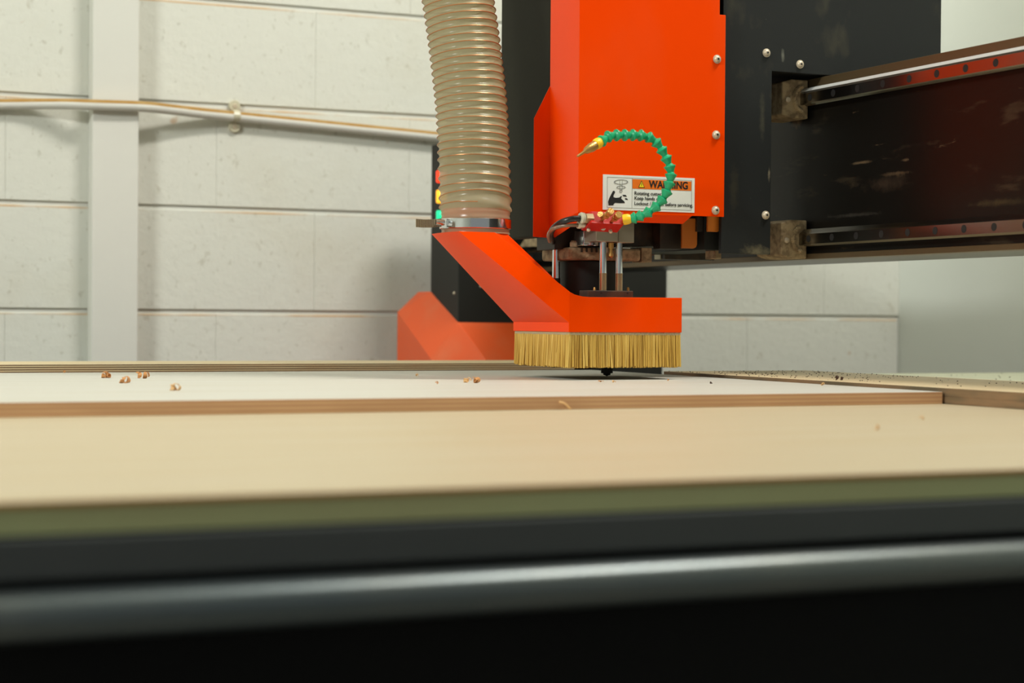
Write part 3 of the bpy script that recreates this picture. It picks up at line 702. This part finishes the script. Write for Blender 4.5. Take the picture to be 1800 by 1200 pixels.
# copper wire helix following rib crests
wire = []; x = None
for i in range(2, len(hp)-2):
    s = i*stp
    d = (hp[i+1]-hp[i-1]).normalized()
    if x is None: x = frame((hp[1]-hp[0]).normalized())[0]
    x = (x-d*x.dot(d)).normalized(); y = d.cross(x)
    if s < .034: continue
    # several samples per step along the helix
    for k in range(4):
        f_ = k/4; a_ = -(ph[i]+(ph[i+1]-ph[i])*f_)
        wire.append(hp[i].lerp(hp[i+1], f_) + (x*math.cos(a_)+y*math.sin(a_))*.0496)
obj('wire_helix', tube(bmesh.new(), wire, .00075, 6), COPPER, hz, smooth=True)
# band clamp
cl = thing('hose_clamp', 'shiny metal band clamp around the bottom end of the clear hose', 'hose clamp', (1.0145, 2.36, 1.13))
zc0, zc1 = (0.9931, 2.31, 1.1207)[2], (0.993, 2.31, 1.1344)[2]
obj('band', lathe(bmesh.new(), (1.0145, 2.36, zc0), (0, 0, 1), [(0, .0484), (.0008, .0492), (zc1-zc0-.0008, .0492), (zc1-zc0, .0484)], 64, cap=False), STEEL, cl, smooth=True)
t0, t1 = Vector((0.9609, 2.352, 1.1284)), Vector((0.9171, 2.335, 1.1288))
bm = tube(bmesh.new(), spline([t0, t0.lerp(t1, .5)+Vector((0, 0, -.002)), t1], 8), .0001, 4); bm.free()
def tail():
    bm = bmesh.new(); rs = []
    for k in range(9):
        t = k/8; c = t0.lerp(t1, t)+Vector((0, 0, -.003*math.sin(math.pi*t*.6)))
        rs.append([c+Vector((0, -.0008, -.0055)), c+Vector((0, .0008, -.0055)), c+Vector((0, .0008, .0055)), c+Vector((0, -.0008, .0055))])
    return rings(bm, rs)
TAILM = MT('notched_band_steel', srgb(176, 162, 132), .4, .4)
w_ = TAILM.math('FRACT', TAILM.math('MULTIPLY', TAILM.axis(0), 420))
TAILM.mix(TAILM.ramp(w_, [(.4, 0), (.5, 1), (.95, 1)]), srgb(70, 50, 36))
tl2 = obj('band_tail', tail(), TAILM, cl)
obj('worm_screw', cyl(bmesh.new(), t0+Vector((.002, -.002, 0)), t0+Vector((-.012, -.006, 0)), .0042, 12), STEEL, cl, smooth=True)

# ------------------------------------------------------------------ wood chips
def chip(name, p, size, mat, label, group, n=4, seed=0):
    rnd = random.Random(seed); bm = bmesh.new(); p = Vector(p)
    for k in range(n):
        w, h = size*rnd.uniform(.25, .5), size*rnd.uniform(.35, .8)
        c = p+Vector((rnd.uniform(-.4, .4)*size*(n > 1), rnd.uniform(-.2, .2)*size, 0))
        a0 = rnd.uniform(0, 3); r = size*rnd.uniform(.14, .26); ax = rnd.uniform(0, 3.14)
        u = Vector((math.cos(ax), math.sin(ax), 0)); v = Vector((-u.y, u.x, 0)); rs = []
        m_ = 7; th_ = size*.05
        for i in range(m_):
            t = i/(m_-1); an = a0+t*rnd.uniform(2.2, 3.6)
            q = c+v*(r*math.cos(an))+Vector((0, 0, r*1.0+r*math.sin(an)))
            ww = w*(.35+.65*math.sin(math.pi*(.15+.7*t)))
            nrm = (v*math.cos(an)+Vector((0, 0, math.sin(an))))*th_
            rs.append([q-u*ww/2, q+u*ww/2, q+u*ww/2+nrm, q-u*ww/2+nrm])
        rings(bm, rs)
    zmin = min(v_.co.z for v_ in bm.verts)
    for v_ in bm.verts: v_.co.z += p.z-zmin
    return tag(obj(name, bm, mat), label, 'wood chip', group)
PN = 'wood chips scattered on the pale panel'
ZW, ZL, ZR = .9165, .902, .921
chips = [
 ((0.5374, 2.4968, 0.9165), .0115, CHIP1, 5, 'brown chip cluster at the back left of the pale panel, leftmost of three close together'),
 ((0.521, 2.3033, 0.9165), .0115, CHIP1, 5, 'darkest brown chip cluster, the nearest of three at the back left of the pale panel'),
 ((0.5809, 2.4648, 0.9165), .0110, CHIP1, 4, 'brown chip cluster right of the other two at the back left of the pale panel'),
 ((0.5242, 2.0636, 0.9165), .0115, CHIP2, 5, 'pale orange chip cluster on the pale panel, just right of three brown ones'),
 ((0.529, 2.7284, 0.9165), .0055, CHIP1, 2, 'tiny chip by the layered strip at the far left of the pale panel'),
 ((0.9726, 2.4611, 0.9165), .0070, CHIP2, 2, 'tiny flat pale chip at the back of the panel, left of the chip pile'),
 ((0.8918, 2.1924, 0.9165), .0042, CHIP1, 2, 'tiny tan chip just left of the pile of pale curls'),
 ((0.9471, 2.2328, 0.9165), .0085, CHIP2, 4, 'low pale chip cluster touching the upright orange curl left of the brush'),
 ((0.949, 2.2112, 0.9165), .0110, CHIP1, 5, 'upright orange-brown curl cluster on the panel just left of the brush'),
 ((1.135, 2.2147, 0.9165), .0055, CHIP1, 3, 'small reddish chip on the panel under the middle of the brush'),
 ((1.1423, 2.1912, 0.9165), .0045, CHIP2, 2, 'small faint pale chip under the brush, right of the reddish one'),
 ((1.2485, 2.2363, 0.9165), .0042, CHIP1, 2, 'tiny orange chip on the panel under the right end of the brush'),
 ((1.2484, 2.1252, 0.9165), .0052, CHIP3, 2, 'small dark chip lying alone on the panel right of the brush'),
 ((1.3648, 2.0368, 0.9165), .0055, CHIP2, 3, 'small pale chip near the right-hand corner of the pale panel'),
 ((1.4233, 2.0881, 0.921), .0070, CHIP3, 3, 'black-brown chip on the edge of the raised right board'),
 ((0.9982, 1.4036, 0.902), .0058, CHIP2, 3, 'blurred tan chip on the beige sheet at right, the nearer one'),
 ((1.1399, 1.5275, 0.902), .0062, CHIP2, 2, 'blurred tan chip on the beige sheet at right, the one by the panel corner'),
]
for i, (p, s, mt, n, lb_) in enumerate(chips): chip('wood_chip', p, s*1.35, mt, lb_, PN if p[2] == ZW else None, n, i+3)
# pale splinter against the step edge
a, b = Vector((0.8798, 1.8155, 0.9105)), Vector((0.8918, 1.812, 0.9026))
tag(obj('wood_splinter', tube(bmesh.new(), spline([a, a.lerp(b, .4)+Vector((0, -.002, .0015)), b], 5), .0012, 6), CHIP2, smooth=True), 'pale curled splinter hanging on the brown panel edge below the brush', 'wood splinter')
# fine sawdust on the raised right board: nobody could count it
bm = bmesh.new(); rnd = random.Random(4)
for k in range(260):
    y = 2.5-abs(rnd.gauss(0, .28)); x = rnd.uniform(1.395, 1.64)
    if y < 1.7: continue
    s = rnd.uniform(.0004, .0011); z = .921
    lathe(bm, (x, y, z), (0, 0, 1), [(0, s), (s, s*.7)], 5)
for k in range(70):
    x, y = rnd.uniform(1.66, 2.5), rnd.uniform(2.0, 2.98); s = rnd.uniform(.0005, .0014)
    lathe(bm, (x, y, .8988), (0, 0, 1), [(0, s), (s, s*.7)], 5)
tag(obj('sawdust_specks', bm, CHIP3), 'dark sawdust specks sprinkled over the raised right board and green board', 'sawdust', kind='stuff')
